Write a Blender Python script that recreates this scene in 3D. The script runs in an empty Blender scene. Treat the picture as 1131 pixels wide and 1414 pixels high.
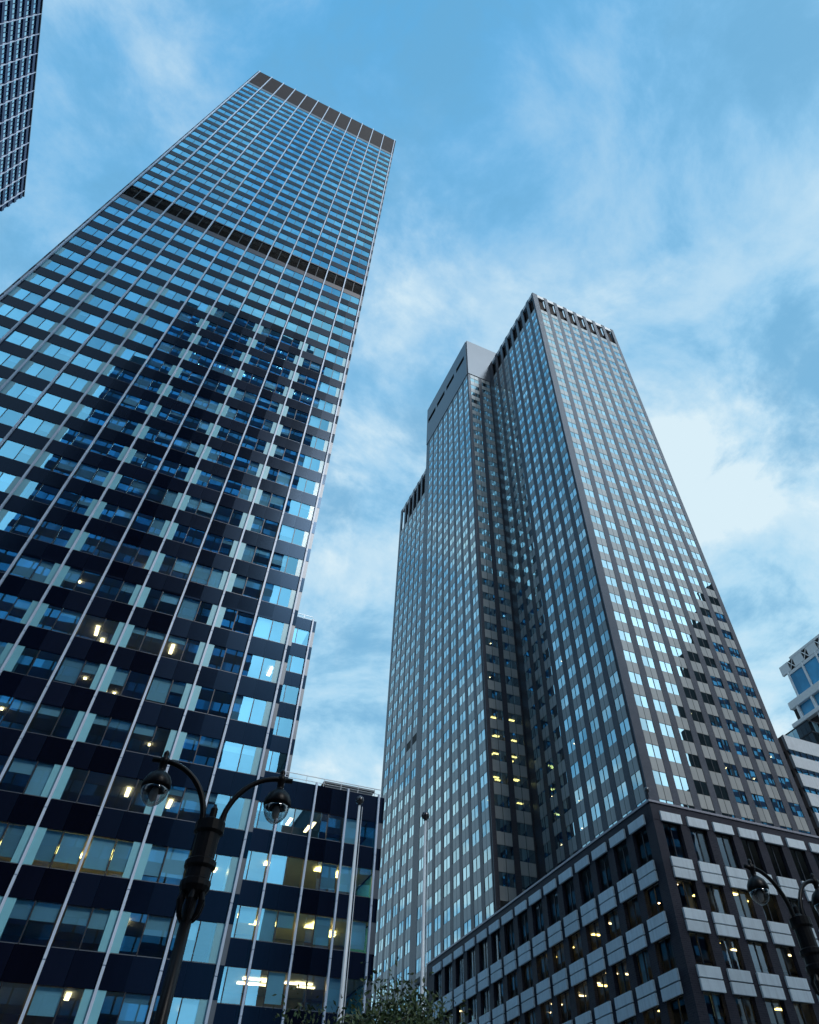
import bpy, math, random
from mathutils import Vector, Matrix
random.seed(7)
scene = bpy.context.scene
COL = scene.collection
CAM = Vector((0, 0, 1.7))
EZ = 1.7                                   # eye height, all heights below were surveyed from the eye
ROT = ((0.8931619, -0.4483641, -0.0350937), (-0.329771, -0.7059771, 0.6267754), (0.305799, 0.548239, 0.7784093))
FPX, CX, CY, IW, IH = 945.3133, 655.4118, 637.5827, 1131, 1414

# ------------------------------------------------------------------ camera
cd = bpy.data.cameras.new("camera"); cam = bpy.data.objects.new("camera", cd); COL.objects.link(cam)
r_, u_, f_ = [Vector(v) for v in ROT]
cam.matrix_world = Matrix.Translation(CAM) @ Matrix((r_, u_, -f_)).transposed().to_4x4()
cd.sensor_fit = 'VERTICAL'; cd.sensor_height = 36; cd.lens = FPX / IH * 36
cd.shift_x = (IW / 2 - CX) / IH; cd.shift_y = (CY - IH / 2) / IH
cd.clip_start = 0.1; cd.clip_end = 6000
scene.camera = cam

def project(p):
    d = Vector(p) - CAM; z = d.dot(f_)
    if z <= 0.1: return None
    return CX + FPX * d.dot(r_) / z, CY - FPX * d.dot(u_) / z
def score(c, n, area):
    """how large a small face shows in the picture"""
    q = project(c)
    if q is None or not (-15 < q[0] < IW + 15 and -15 < q[1] < IH + 15): return 0.0
    d = Vector(c) - CAM; L = d.length
    return area * abs(d.dot(Vector(n))) / L ** 3 * 1e6

# ------------------------------------------------------------------ materials
def newmat(name):
    m = bpy.data.materials.new(name); m.use_nodes = True
    nt = m.node_tree; nt.nodes.clear()
    out = nt.nodes.new('ShaderNodeOutputMaterial')
    return m, nt, out
def N(nt, t, **kw):
    n = nt.nodes.new(t)
    for k, v in kw.items():
        if k.startswith('i_'):
            n.inputs[k[2:].replace('_', ' ')].default_value = v
        else: setattr(n, k, v)
    return n
def math_(nt, op, a, b=None):
    n = nt.nodes.new('ShaderNodeMath'); n.operation = op
    for i, v in enumerate((a, b)):
        if v is None: continue
        if isinstance(v, (int, float)): n.inputs[i].default_value = v
        else: nt.links.new(v, n.inputs[i])
    return n.outputs[0]
def mixc(nt, fac, a, b, blend='MIX'):
    n = nt.nodes.new('ShaderNodeMix'); n.data_type = 'RGBA'; n.blend_type = blend
    for k, v in ((0, fac), (6, a), (7, b)):
        if isinstance(v, (int, float)): n.inputs[k].default_value = v
        elif isinstance(v, tuple): n.inputs[k].default_value = v if len(v) == 4 else (*v, 1)
        else: nt.links.new(v, n.inputs[k])
    return n.outputs[2]
def island_random(nt):
    g = N(nt, 'ShaderNodeNewGeometry'); o = N(nt, 'ShaderNodeObjectInfo')
    return math_(nt, 'FRACT', math_(nt, 'ADD', g.outputs['Random Per Island'], o.outputs['Random']))

def surf(name, col, rough=.6, metal=0., var=.15, nscale=1.5, island=0., spec=.5, streak=0., bump=0., coat=0., tint=None):
    """plain surface with blotches, optional differences from panel to panel and rain streaks"""
    m, nt, out = newmat(name)
    b = N(nt, 'ShaderNodeBsdfPrincipled', i_Roughness=rough, i_Metallic=metal)
    b.inputs['Specular IOR Level'].default_value = spec
    if coat: b.inputs['Coat Weight'].default_value = coat; b.inputs['Coat Roughness'].default_value = .12; b.inputs['Coat IOR'].default_value = 1.45
    if tint: b.inputs['Specular Tint'].default_value = (*tint, 1)
    g = N(nt, 'ShaderNodeNewGeometry')
    nz = N(nt, 'ShaderNodeTexNoise', i_Scale=nscale, i_Detail=5.)
    nt.links.new(g.outputs['Position'], nz.inputs['Vector'])
    lo = tuple(c * (1 - var) for c in col); hi = tuple(min(1, c * (1 + var)) for c in col)
    c = mixc(nt, nz.outputs['Fac'], lo, hi)
    if streak:
        mp = N(nt, 'ShaderNodeMapping'); mp.inputs['Scale'].default_value = (2.2, 2.2, .12)
        nt.links.new(g.outputs['Position'], mp.inputs['Vector'])
        n2 = N(nt, 'ShaderNodeTexNoise', i_Scale=2., i_Detail=4.)
        nt.links.new(mp.outputs[0], n2.inputs['Vector'])
        f = math_(nt, 'MULTIPLY', math_(nt, 'SUBTRACT', n2.outputs['Fac'], .45), streak * 3)
        f = math_(nt, 'MAXIMUM', f, 0.)
        c = mixc(nt, f, c, tuple(x * .45 for x in col))
    if island:
        rnd = island_random(nt)
        s = math_(nt, 'ADD', math_(nt, 'MULTIPLY', rnd, 2 * island), 1 - island)
        cc = N(nt, 'ShaderNodeCombineColor')
        for i in range(3): nt.links.new(s, cc.inputs[i])
        c = mixc(nt, 1., c, cc.outputs[0], 'MULTIPLY')
    nt.links.new(c, b.inputs['Base Color'])
    if bump:
        bp = N(nt, 'ShaderNodeBump', i_Strength=bump, i_Distance=.02)
        nt.links.new(nz.outputs['Fac'], bp.inputs['Height']); nt.links.new(bp.outputs[0], b.inputs['Normal'])
    nt.links.new(b.outputs[0], out.inputs[0])
    return m

def cells(m, du, dz, amt):
    """make neighbouring panels of a plain material differ a little, with a fine joint between them"""
    nt = m.node_tree; b = [n for n in nt.nodes if n.type == 'BSDF_PRINCIPLED'][0]
    src = b.inputs['Base Color'].links[0].from_socket
    g = N(nt, 'ShaderNodeNewGeometry'); sp = N(nt, 'ShaderNodeSeparateXYZ'); nt.links.new(g.outputs['Position'], sp.inputs[0])
    u = math_(nt, 'DIVIDE', math_(nt, 'ADD', math_(nt, 'ADD', sp.outputs[0], sp.outputs[1]), 128.24 - 50.), du); v = math_(nt, 'DIVIDE', sp.outputs[2], dz)
    cv = N(nt, 'ShaderNodeCombineXYZ'); nt.links.new(math_(nt, 'FLOOR', u), cv.inputs[0]); nt.links.new(math_(nt, 'FLOOR', v), cv.inputs[1])
    wn = N(nt, 'ShaderNodeTexWhiteNoise', noise_dimensions='2D'); nt.links.new(cv.outputs[0], wn.inputs['Vector'])
    f = math_(nt, 'ADD', math_(nt, 'MULTIPLY', wn.outputs['Value'], 2 * amt), 1 - amt)
    joint = math_(nt, 'GREATER_THAN', math_(nt, 'FRACT', u), .018)
    f = math_(nt, 'MULTIPLY', f, math_(nt, 'ADD', math_(nt, 'MULTIPLY', joint, .7), .3))
    cc = N(nt, 'ShaderNodeCombineColor')
    for i in range(3): nt.links.new(f, cc.inputs[i])
    nt.links.new(mixc(nt, 1., src, cc.outputs[0], 'MULTIPLY'), b.inputs['Base Color'])
    nt.links.new(math_(nt, 'ADD', math_(nt, 'MULTIPLY', wn.outputs['Value'], .16), .14), b.inputs['Roughness'])
def brick(name, c1, c2, mortar, scale=1., rough=.7, spec=.5, tint=(.55, .78, 1.)):
    m, nt, out = newmat(name)
    b = N(nt, 'ShaderNodeBsdfPrincipled', i_Roughness=rough); b.inputs['Specular IOR Level'].default_value = spec; b.inputs['Specular Tint'].default_value = (*tint, 1)
    g = N(nt, 'ShaderNodeNewGeometry'); sp = N(nt, 'ShaderNodeSeparateXYZ')
    nt.links.new(g.outputs['Position'], sp.inputs[0])
    cb = N(nt, 'ShaderNodeCombineXYZ')
    nt.links.new(math_(nt, 'ADD', sp.outputs[0], sp.outputs[1]), cb.inputs[0]); nt.links.new(sp.outputs[2], cb.inputs[1])
    br = N(nt, 'ShaderNodeTexBrick', i_Scale=scale)
    br.inputs['Color1'].default_value = (*c1, 1); br.inputs['Color2'].default_value = (*c2, 1); br.inputs['Mortar'].default_value = (*mortar, 1)
    br.inputs['Brick Width'].default_value = .42; br.inputs['Row Height'].default_value = .16
    br.inputs['Mortar Size'].default_value = .012
    nt.links.new(cb.outputs[0], br.inputs['Vector'])
    nz = N(nt, 'ShaderNodeTexNoise', i_Scale=.35, i_Detail=6.); nt.links.new(g.outputs['Position'], nz.inputs['Vector'])
    c = mixc(nt, .45, br.outputs['Color'], mixc(nt, nz.outputs['Fac'], (.25, .25, .25), (.8, .8, .8)), 'OVERLAY')
    nt.links.new(c, b.inputs['Base Color'])
    bp = N(nt, 'ShaderNodeBump', i_Strength=.4, i_Distance=.02); nt.links.new(br.outputs['Fac'], bp.inputs['Height']); bp.invert = True
    nt.links.new(bp.outputs[0], b.inputs['Normal'])
    nt.links.new(b.outputs[0], out.inputs[0])
    return m

def glass(name, tint, refl, base=.4, gcol=(.9, .95, 1.), vary=.12, wave=.0025, rough=.008, pw=1.2):
    """coated window glass: mirrors the sky, lets some of the room through"""
    m, nt, out = newmat(name)
    lw = N(nt, 'ShaderNodeLayerWeight', i_Blend=.5)
    fr = math_(nt, 'POWER', lw.outputs['Facing'], pw)
    rnd = island_random(nt)
    f = math_(nt, 'ADD', math_(nt, 'MULTIPLY', fr, 1 - base), base)
    f = math_(nt, 'ADD', f, math_(nt, 'MULTIPLY', math_(nt, 'SUBTRACT', rnd, .5), vary * 2))
    g = N(nt, 'ShaderNodeNewGeometry')
    nz = N(nt, 'ShaderNodeTexNoise', i_Scale=.45, i_Detail=1.); nt.links.new(g.outputs['Position'], nz.inputs['Vector'])
    bp = N(nt, 'ShaderNodeBump', i_Strength=1., i_Distance=wave); nt.links.new(nz.outputs['Fac'], bp.inputs['Height'])
    gl = N(nt, 'ShaderNodeBsdfGlossy', i_Roughness=rough); gl.inputs['Color'].default_value = (*[c * refl for c in gcol], 1)
    nt.links.new(bp.outputs[0], gl.inputs['Normal'])
    tr = N(nt, 'ShaderNodeBsdfTransparent'); tr.inputs['Color'].default_value = (*tint, 1)
    mx = N(nt, 'ShaderNodeMixShader'); nt.links.new(f, mx.inputs[0]); nt.links.new(tr.outputs[0], mx.inputs[1]); nt.links.new(gl.outputs[0], mx.inputs[2])
    nt.links.new(mx.outputs[0], out.inputs[0])
    return m

def emit(name, col, s):
    m, nt, out = newmat(name)
    e = N(nt, 'ShaderNodeEmission', i_Strength=s); e.inputs['Color'].default_value = (*col, 1)
    nt.links.new(e.outputs[0], out.inputs[0]); return m

M = dict(
    glassL=glass('blue_coated_glass', (.74, .92, .97), 1., base=.34, gcol=(.27, .72, 1.0)),
    glassR=glass('tower_glass', (.35, .45, .52), 1., base=.38, gcol=(.62, .90, 1.0)),
    glassP=glass('podium_glass', (.62, .66, .66), 1., base=.05, gcol=(.6, .82, 1.), vary=.04, pw=4.2),
    oppglass=surf('opposite_glass', (.14, .36, .55), rough=.10, metal=.9, var=.35, nscale=.2, island=.6, spec=.5),
    glassB=surf('azure_glass', (.09, .44, .86), rough=.12, var=.35, nscale=.35, island=.3, spec=.7, tint=(.5, .8, 1.)),
    spandrel=surf('black_spandrel', (.004, .005, .013), rough=.2, var=.3, nscale=.3, island=.25, spec=.2, streak=.3, tint=(.08, .45, 1.)),
    crown=surf('crown_cladding', (.020, .016, .019), rough=.6, spec=.1, var=.25, nscale=.4, streak=.3),
    beltgrey=surf('belt_cladding', (.03, .03, .05), rough=.45, var=.2),
    louvre=surf('black_louvre', (.002, .002, .003), rough=.7),
    alu=surf('fin_aluminium', (.56, .68, .86), rough=.38, metal=.0, var=.12, nscale=.6, streak=.35),
    aludk=surf('dark_frame', (.02, .025, .035), rough=.4, metal=.3),
    margin=surf('corner_metal', (.10, .12, .15), rough=.35, metal=.3, var=.15, streak=.3),
    col=surf('column_cover', (.20, .52, .63), rough=.35, var=.1, coat=.3),
    ceil=surf('office_ceiling', (.38, .38, .37), rough=.8),
    room=surf('office_wall', (.16, .14, .12), rough=.8, var=.4, nscale=.25),
    roomdk=surf('dark_room', (.035, .033, .035), rough=.8, var=.4, nscale=.4),
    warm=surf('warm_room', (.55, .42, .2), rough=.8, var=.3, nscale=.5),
    blind=surf('roller_blind', (.42, .68, .80), rough=.8, var=.1, island=.2),
    blindwarm=surf('tan_curtain', (.42, .3, .16), rough=.8, var=.1, island=.2),
    brickT=brick('tower_brick', (.042, .033, .034), (.058, .045, .045), (.05, .042, .042), 1., .32, .45, (.26, .6, 1.)),
    brickP=brick('podium_brick', (.024, .020, .030), (.036, .029, .039), (.045, .042, .055), 1., .6, .3),
    panel=surf('enamel_panel', (.30, .305, .295), rough=.34, coat=.4, spec=.55, tint=(.4, .72, 1.), var=.10, nscale=.8, island=.09, streak=.22),
    panelP=surf('podium_panel', (.74, .84, .92), rough=.7, var=.10, nscale=.9, island=.08, streak=.3),
    capwhite=surf('pale_parapet', (.62, .64, .66), rough=.6, streak=.2),
    crownback=surf('crown_recess', (.05, .042, .042), rough=.8, spec=.1, streak=.2),
    slabtop=surf('plant_floor_cladding', (.085, .078, .08), rough=.34, spec=.65, tint=(.35, .66, 1.), var=.2, nscale=.25, streak=.2),
    copingP=surf('coping_metal', (.34, .33, .38), rough=.4, metal=.3),
    black=surf('black_paint', (.005, .005, .007), rough=.38, var=.4, spec=.2),
    pole=surf('white_flagpole', (.70, .80, .90), rough=.3),
    ball=surf('ball_metal', (.12, .12, .13), rough=.2, metal=.8),
    steel=surf('roof_rail', (.35, .4, .45), rough=.4, metal=.6),
    penthouse=surf('penthouse_cladding', (.16, .2, .24), rough=.6, streak=.3),
    ribwhite=surf('pale_cladding', (.44, .49, .54), rough=.6, streak=.25),
    ribbrown=surf('brown_cladding', (.13, .10, .095), rough=.6),
    bluewhite=surf('pale_grey_frame', (.84, .92, .98), rough=.5),
    steelblue=surf('left_tower_cladding', (.018, .042, .12), rough=.35, metal=0., spec=.25, var=.2, island=.1),
    asphalt=surf('asphalt', (.05, .05, .052), rough=.85, var=.25, nscale=3, bump=.3),
    paving=surf('paving', (.22, .21, .2), rough=.8, var=.2, nscale=2),
    earth=surf('city_ground', (.12, .12, .12), rough=.9, var=.2, nscale=.05),
    paint=surf('road_paint', (.75, .75, .72), rough=.7, var=.15, nscale=4),
    bark=surf('bark', (.06, .045, .035), rough=.9, var=.4, nscale=8),
    leaf=surf('leaves', (.034, .066, .02), rough=.55, var=.4, nscale=1.2, island=.45),
    lightW=emit('white_ceiling_light', (1., .74, .36), 3.6),
    lightY=emit('yellow_ceiling_light', (1., .72, .2), 4.5),
    lightS=emit('small_downlight', (1., .72, .34), 8.),
    lightC=emit('cool_ceiling_light', (.85, 1., .95), 3.5),
)
cells(M['spandrel'], 1.53545, 40., .45)
mglobe, nt, out = newmat('lamp_globe')
gb = N(nt, 'ShaderNodeBsdfGlossy', i_Roughness=.02); tb = N(nt, 'ShaderNodeBsdfTransparent'); tb.inputs[0].default_value = (.62, .62, .62, 1)
lw = N(nt, 'ShaderNodeLayerWeight', i_Blend=.35); mx = N(nt, 'ShaderNodeMixShader')
nt.links.new(lw.outputs['Facing'], mx.inputs[0]); nt.links.new(tb.outputs[0], mx.inputs[1]); nt.links.new(gb.outputs[0], mx.inputs[2]); nt.links.new(mx.outputs[0], out.inputs[0])
M['globe'] = mglobe

# ------------------------------------------------------------------ mesh helpers
class MB:
    def __init__(s): s.v = []; s.f = []; s.m = []; s.mats = []
    def mi(s, mat):
        if mat not in s.mats: s.mats.append(mat)
        return s.mats.index(mat)
    def face(s, pts, mat):
        b = len(s.v); s.v += [tuple(p) for p in pts]; s.f.append(tuple(range(b, b + len(pts)))); s.m.append(s.mi(mat))
    def hexa(s, p, mat):
        b = len(s.v); s.v += [tuple(q) for q in p]; i = s.mi(mat)
        a, c, d = Vector(p[1]) - Vector(p[0]), Vector(p[3]) - Vector(p[0]), Vector(p[4]) - Vector(p[0])
        flip = a.cross(c).dot(d) < 0
        for q in ((0, 3, 2, 1), (4, 5, 6, 7), (0, 1, 5, 4), (1, 2, 6, 5), (2, 3, 7, 6), (3, 0, 4, 7)):
            q = tuple(b + k for k in q); s.f.append(q[::-1] if flip else q); s.m.append(i)
    def box(s, x0, x1, y0, y1, z0, z1, mat):
        s.hexa([(x0, y0, z0), (x1, y0, z0), (x1, y1, z0), (x0, y1, z0), (x0, y0, z1), (x1, y0, z1), (x1, y1, z1), (x0, y1, z1)], mat)
    def fbox(s, F, u0, u1, d0, d1, z0, z1, mat):
        s.hexa([F.p(u, d, z) for z in (z0, z1) for u, d in ((u0, d0), (u1, d0), (u1, d1), (u0, d1))], mat)
    def fquad(s, F, u0, u1, d, z0, z1, mat, ju=0., jz=0.):
        """a pane set very slightly out of true"""
        pts = [F.p(u0, d - ju - jz, z0), F.p(u1, d + ju - jz, z0), F.p(u1, d + ju + jz, z1), F.p(u0, d - ju + jz, z1)]
        n = (Vector(pts[1]) - Vector(pts[0])).cross(Vector(pts[3]) - Vector(pts[0]))
        if n.dot(F.n) < 0: pts = pts[::-1]
        s.face(pts, mat)
    def tube(s, pts, rad, mat, seg=10, cap=True):
        pts = [Vector(p) for p in pts]; rings = []
        rad = rad if isinstance(rad, (list, tuple)) else [rad] * len(pts)
        up = None
        for i, p in enumerate(pts):
            t = (pts[min(i + 1, len(pts) - 1)] - pts[max(i - 1, 0)]).normalized()
            if up is None: up = Vector((0, 0, 1)) if abs(t.z) < .9 else Vector((1, 0, 0))
            a = t.cross(up)
            if a.length < 1e-4: a = t.orthogonal()
            a.normalize(); b = a.cross(t).normalized(); up = b
            base = len(s.v)
            for k in range(seg):
                w = 2 * math.pi * k / seg; s.v.append(tuple(p + (a * math.cos(w) + b * math.sin(w)) * rad[i]))
            rings.append(base)
        i = s.mi(mat)
        for a, b in zip(rings, rings[1:]):
            for k in range(seg):
                s.f.append((a + k, a + (k + 1) % seg, b + (k + 1) % seg, b + k)); s.m.append(i)
        if cap:
            s.f.append(tuple(rings[0] + k for k in range(seg))[::-1]); s.m.append(i)
            s.f.append(tuple(rings[-1] + k for k in range(seg))); s.m.append(i)
    def lathe(s, c, prof, mat, seg=20):
        c = Vector(c); rings = []; i = s.mi(mat)
        for r, z in prof:
            rings.append(len(s.v))
            for k in range(seg):
                w = 2 * math.pi * k / seg; s.v.append((c.x + r * math.cos(w), c.y + r * math.sin(w), c.z + z))
        for a, b in zip(rings, rings[1:]):
            for k in range(seg):
                s.f.append((a + k, a + (k + 1) % seg, b + (k + 1) % seg, b + k)); s.m.append(i)
        if prof[0][0] > .004: s.f.append(tuple(rings[0] + k for k in range(seg))[::-1]); s.m.append(i)
        if prof[-1][0] > .004: s.f.append(tuple(rings[-1] + k for k in range(seg))); s.m.append(i)
    def mesh(s, name, smooth=False):
        me = bpy.data.meshes.new(name); me.from_pydata(s.v, [], s.f)
        for m in s.mats: me.materials.append(M[m])
        me.polygons.foreach_set('material_index', s.m)
        if smooth: me.polygons.foreach_set('use_smooth', [True] * len(s.f))
        me.update(); return me
    def build(s, name, parent=None, smooth=False, kind=None, label=None, origin=None):
        """one mesh object; its origin goes to its own middle (or to the given point)"""
        if not s.v: return None
        if origin is None:
            origin = Vector([(min(v[k] for v in s.v) + max(v[k] for v in s.v)) / 2 for k in range(3)])
        origin = Vector(origin)
        s.v = [(v[0] - origin.x, v[1] - origin.y, v[2] - origin.z) for v in s.v]
        return place(name, s.mesh(name, smooth), origin, parent, kind, label)
WPOS = {}
def place(name, me, loc, parent=None, kind=None, label=None):
    o = bpy.data.objects.new(name, me); COL.objects.link(o)
    loc = Vector(loc); WPOS[o.name] = loc
    if parent is not None:
        o.parent = parent; o.location = loc - WPOS[parent.name]
    else: o.location = loc
    if kind: o['kind'] = kind
    if label: o['label'] = label
    return o
def thing(name, label, cat, loc, group=None):
    o = bpy.data.objects.new(name, None); COL.objects.link(o); o.location = loc; o.empty_display_size = .5
    WPOS[o.name] = Vector(loc); o['label'] = label; o['category'] = cat
    if group: o['group'] = group
    return o
class Face:
    """a facade plane: u along the wall, d out of the wall, z up"""
    def __init__(s, o, h, n): s.o = Vector((*o, 0)); s.h = Vector((*h, 0)); s.n = Vector((*n, 0))
    def p(s, u, d, z): q = s.o + s.h * u + s.n * d; return (q.x, q.y, z)
def south(y): return Face((0, y), (1, 0), (0, -1))       # wall in the plane Y = y looking towards the street
def west(x): return Face((x, 0), (0, 1), (-1, 0))        # wall in the plane X = x looking left
J = lambda a: random.uniform(-a, a)

def strip(F, u0, u1, d0, d1, bands, name, parent):
    """one tall strip whose material changes from band to band"""
    b = MB(); ring = []
    zs = [bands[0][0]] + [t[1] for t in bands]
    for z in zs: ring.append([len(b.v) + k for k in range(4)]); b.v += [F.p(u0, d0, z), F.p(u1, d0, z), F.p(u1, d1, z), F.p(u0, d1, z)]
    for (z0, z1, m), lo, hi in zip(bands, ring, ring[1:]):
        for k in range(4): b.f.append((lo[k], lo[(k + 1) % 4], hi[(k + 1) % 4], hi[k])); b.m.append(b.mi(m))
    b.f += [tuple(ring[0]), tuple(ring[-1])]; b.m += [0, 0]
    b.build(name, parent)
def bands_of(z_of, rows, H, ztop):
    out = []; z = .2
    for n in rows:
        a = z_of(n)
        if a > z: out.append((z, a, 'spandrel'))
        out.append((max(a, z), a + H, 'margin')); z = a + H
    out.append((z, ztop, 'spandrel')); return out
class Repeats:
    """many like parts of one thing: the 100 that show largest become parts, the rest one mesh"""
    def __init__(s, name, parent, limit=100): s.name, s.parent, s.limit, s.items = name, parent, limit, []
    def add(s, F, u, d, z, w, h, fn): s.items.append((score(F.p(u + w / 2, d, z + h / 2), F.n, w * h), F, u, d, z, fn))
    def flush(s):
        s.items.sort(key=lambda t: -t[0]); rest = MB(); kept = 0
        for sc, F, u, d, z, fn in s.items:
            if kept < s.limit and sc > 0:
                b = MB(); fn(b, F, u, d, z); b.build(s.name, s.parent); kept += 1
            else: fn(rest, F, u, d, z)
        rest.build(s.name, s.parent, kind='stuff')

# ------------------------------------------------------------------ world: high thin overcast
SUN_AZ = Vector((.32, -.95)).normalized(); SUN_EL = math.radians(45)
w = bpy.data.worlds.new("World"); scene.world = w; w.use_nodes = True
nt = w.node_tree; nt.nodes.clear()
wo = N(nt, 'ShaderNodeOutputWorld'); bg = N(nt, 'ShaderNodeBackground', i_Strength=.05)
sky = N(nt, 'ShaderNodeTexSky', sky_type='NISHITA', sun_disc=False)
sky.sun_elevation = SUN_EL; sky.sun_rotation = math.atan2(SUN_AZ.x, SUN_AZ.y)
tc = N(nt, 'ShaderNodeTexCoord'); sp = N(nt, 'ShaderNodeSeparateXYZ'); nt.links.new(tc.outputs['Generated'], sp.inputs[0])
zz = math_(nt, 'MAXIMUM', sp.outputs[2], 0.)
den = math_(nt, 'ADD', zz, .22)
cb = N(nt, 'ShaderNodeCombineXYZ')
nt.links.new(math_(nt, 'DIVIDE', sp.outputs[0], den), cb.inputs[0]); nt.links.new(math_(nt, 'DIVIDE', sp.outputs[1], den), cb.inputs[1])
n1 = N(nt, 'ShaderNodeTexNoise', i_Scale=1.75, i_Detail=12., i_Roughness=.60, i_Distortion=.35); nt.links.new(cb.outputs[0], n1.inputs['Vector'])
mp = N(nt, 'ShaderNodeMapping'); mp.inputs['Location'].default_value = (3.7, 1.3, .4); nt.links.new(cb.outputs[0], mp.inputs[0])
n2 = N(nt, 'ShaderNodeTexNoise', i_Scale=4.4, i_Detail=12., i_Roughness=.62, i_Distortion=.25); nt.links.new(mp.outputs[0], n2.inputs['Vector'])
grad = math_(nt, 'POWER', math_(nt, 'SUBTRACT', 1., zz), .62)                     # 0 overhead .. 1 at the horizon
side = math_(nt, 'ADD', math_(nt, 'MULTIPLY', sp.outputs[0], .34), math_(nt, 'MAXIMUM', math_(nt, 'MULTIPLY', sp.outputs[1], -.30), 0.))   # paler to the east and behind the eye
pale = math_(nt, 'MINIMUM', math_(nt, 'MAXIMUM', math_(nt, 'ADD', math_(nt, 'MULTIPLY', grad, 1.12), side), 0.), 1.)
K = 10.
base = mixc(nt, pale, tuple(c * K for c in (.10, .43, .81)), tuple(c * K for c in (.46, .76, .95)))
def smooth(src, a, b_):
    n = N(nt, 'ShaderNodeMapRange', interpolation_type='SMOOTHSTEP'); nt.links.new(src, n.inputs[0]); n.inputs[1].default_value = a; n.inputs[2].default_value = b_
    return n.outputs[0]
cl = smooth(n1.outputs['Fac'], .44, .64); c2 = smooth(n2.outputs['Fac'], .42, .68)
white = math_(nt, 'ADD', math_(nt, 'MULTIPLY', cl, .5), math_(nt, 'MULTIPLY', math_(nt, 'MULTIPLY', c2, math_(nt, 'ADD', cl, .6)), .75))
white = math_(nt, 'MINIMUM', math_(nt, 'MULTIPLY', white, math_(nt, 'ADD', math_(nt, 'MULTIPLY', pale, 1.15), .48)), 1.)
c = mixc(nt, white, base, tuple(x * K for x in (.74, .915, 1.0)))
dk = smooth(n2.outputs['Fac'], .52, .34)
c = mixc(nt, math_(nt, 'MULTIPLY', dk, .7), c, tuple(x * K for x in (.15, .43, .70)))
# bright broken cloud low in the south, behind the eye
south_ = math_(nt, 'MULTIPLY', smooth(sp.outputs[1], .05, -.45), math_(nt, 'MULTIPLY', smooth(sp.outputs[2], .90, .58), smooth(sp.outputs[2], -.02, .2)))
south_ = math_(nt, 'MULTIPLY', south_, math_(nt, 'ADD', math_(nt, 'MULTIPLY', cl, .5), .6))
c = mixc(nt, math_(nt, 'MINIMUM', south_, 1.), c, tuple(x * K for x in (1.6, 1.95, 2.2)))
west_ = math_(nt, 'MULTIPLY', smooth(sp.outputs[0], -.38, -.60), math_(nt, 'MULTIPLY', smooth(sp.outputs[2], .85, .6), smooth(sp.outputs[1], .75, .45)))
c = mixc(nt, math_(nt, 'MULTIPLY', west_, .7), c, tuple(x * K for x in (.09, .15, .23)))   # dark area added to the unseen west sky to dim the left-facing walls
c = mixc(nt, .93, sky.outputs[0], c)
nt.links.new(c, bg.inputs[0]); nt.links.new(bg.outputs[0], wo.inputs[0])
sd = bpy.data.lights.new('sun', 'SUN'); sd.energy = 1.0; sd.angle = math.radians(14); sd.color = (1., .97, .93)
so = bpy.data.objects.new('sun', sd); COL.objects.link(so)
sdir = Vector((SUN_AZ.x * math.cos(SUN_EL), SUN_AZ.y * math.cos(SUN_EL), math.sin(SUN_EL)))
so.rotation_euler = sdir.to_track_quat('Z', 'Y').to_euler(); so.location = (0, 0, 300)
scene.view_settings.view_transform = 'Standard'; scene.view_settings.look = 'None'
scene.view_settings.exposure = 1.; scene.view_settings.gamma = 1.
cy = scene.cycles; cy.use_denoising = True; cy.max_bounces = 8; cy.diffuse_bounces = 3; cy.glossy_bounces = 4; cy.transparent_max_bounces = 16
cy.sample_clamp_indirect = 4.

# ------------------------------------------------------------------ ground
b = MB(); b.box(-2500, 2500, -2500, 2500, -1, 0, 'earth'); b.build('ground', kind='structure')
b = MB(); b.face([(-400, -12, .004), (400, -12, .004), (400, 10, .004), (-400, 10, .004)], 'asphalt'); b.build('road', kind='structure')
b = MB(); b.box(-400, 400, 10, 49.4, 0, .15, 'paving'); b.build('pavement', kind='structure')
b = MB(); b.box(-400, 400, -24, -12, 0, .15, 'paving'); b.build('pavement_opposite', kind='structure')
b = MB()
for i in range(-60, 60): b.box(i * 6., i * 6. + 3, -1.07, -.93, .008, .012, 'paint')
b.build('road_markings', kind='structure')

# ================================================================== left: glass office tower
FH = 3.7735; BAY = 3.0709; X0 = -28.24; Z0 = EZ + 100.175
XL, XR, YF = -28.66, 9.03, 50.
zrow = lambda n: Z0 - FH * n                         # sill of window row n (n < 0 lies above the dark belt)
WH = .56 * FH
TOP = EZ + 199.8
T = thing('glass_office_tower', 'tall black and blue glass tower with white vertical fins, dark belt and low wing', 'skyscraper', (-9.8, 71, 0))
S = south(YF); SM = south(64.5); SW = south(57.5)
rows = [n for n in range(26, -23, -1) if n != -1]
win = Repeats('window', T); blinds = Repeats('blind', T, 60)
slabs = MB(); lights = []

def pane_pair(W, H, mid=.5, mat='glassL'):
    def fn(b, F, u, d, z):
        m = W * mid
        b.fquad(F, u + .03, u + m - .035, d, z + .05, z + H - .03, mat, J(.0055), J(.0055))
        b.fquad(F, u + m + .035, u + W - .03, d, z + .05, z + H - .03, mat, J(.0055), J(.0055))
        b.fbox(F, u + m - .035, u + m + .035, d - .06, d + .03, z, z + H, 'aludk')
        b.fbox(F, u, u + m - .035, d - .06, d + .035, z, z + .05, 'margin'); b.fbox(F, u + m + .035, u + W, d - .06, d + .035, z, z + .05, 'margin')
    return fn
def blind_fn(W, H, drop, mat='blind'):
    def fn(b, F, u, d, z): b.fbox(F, u, u + W, d - .02, d, z + H * (1 - drop), z + H, mat)
    return fn

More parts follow.
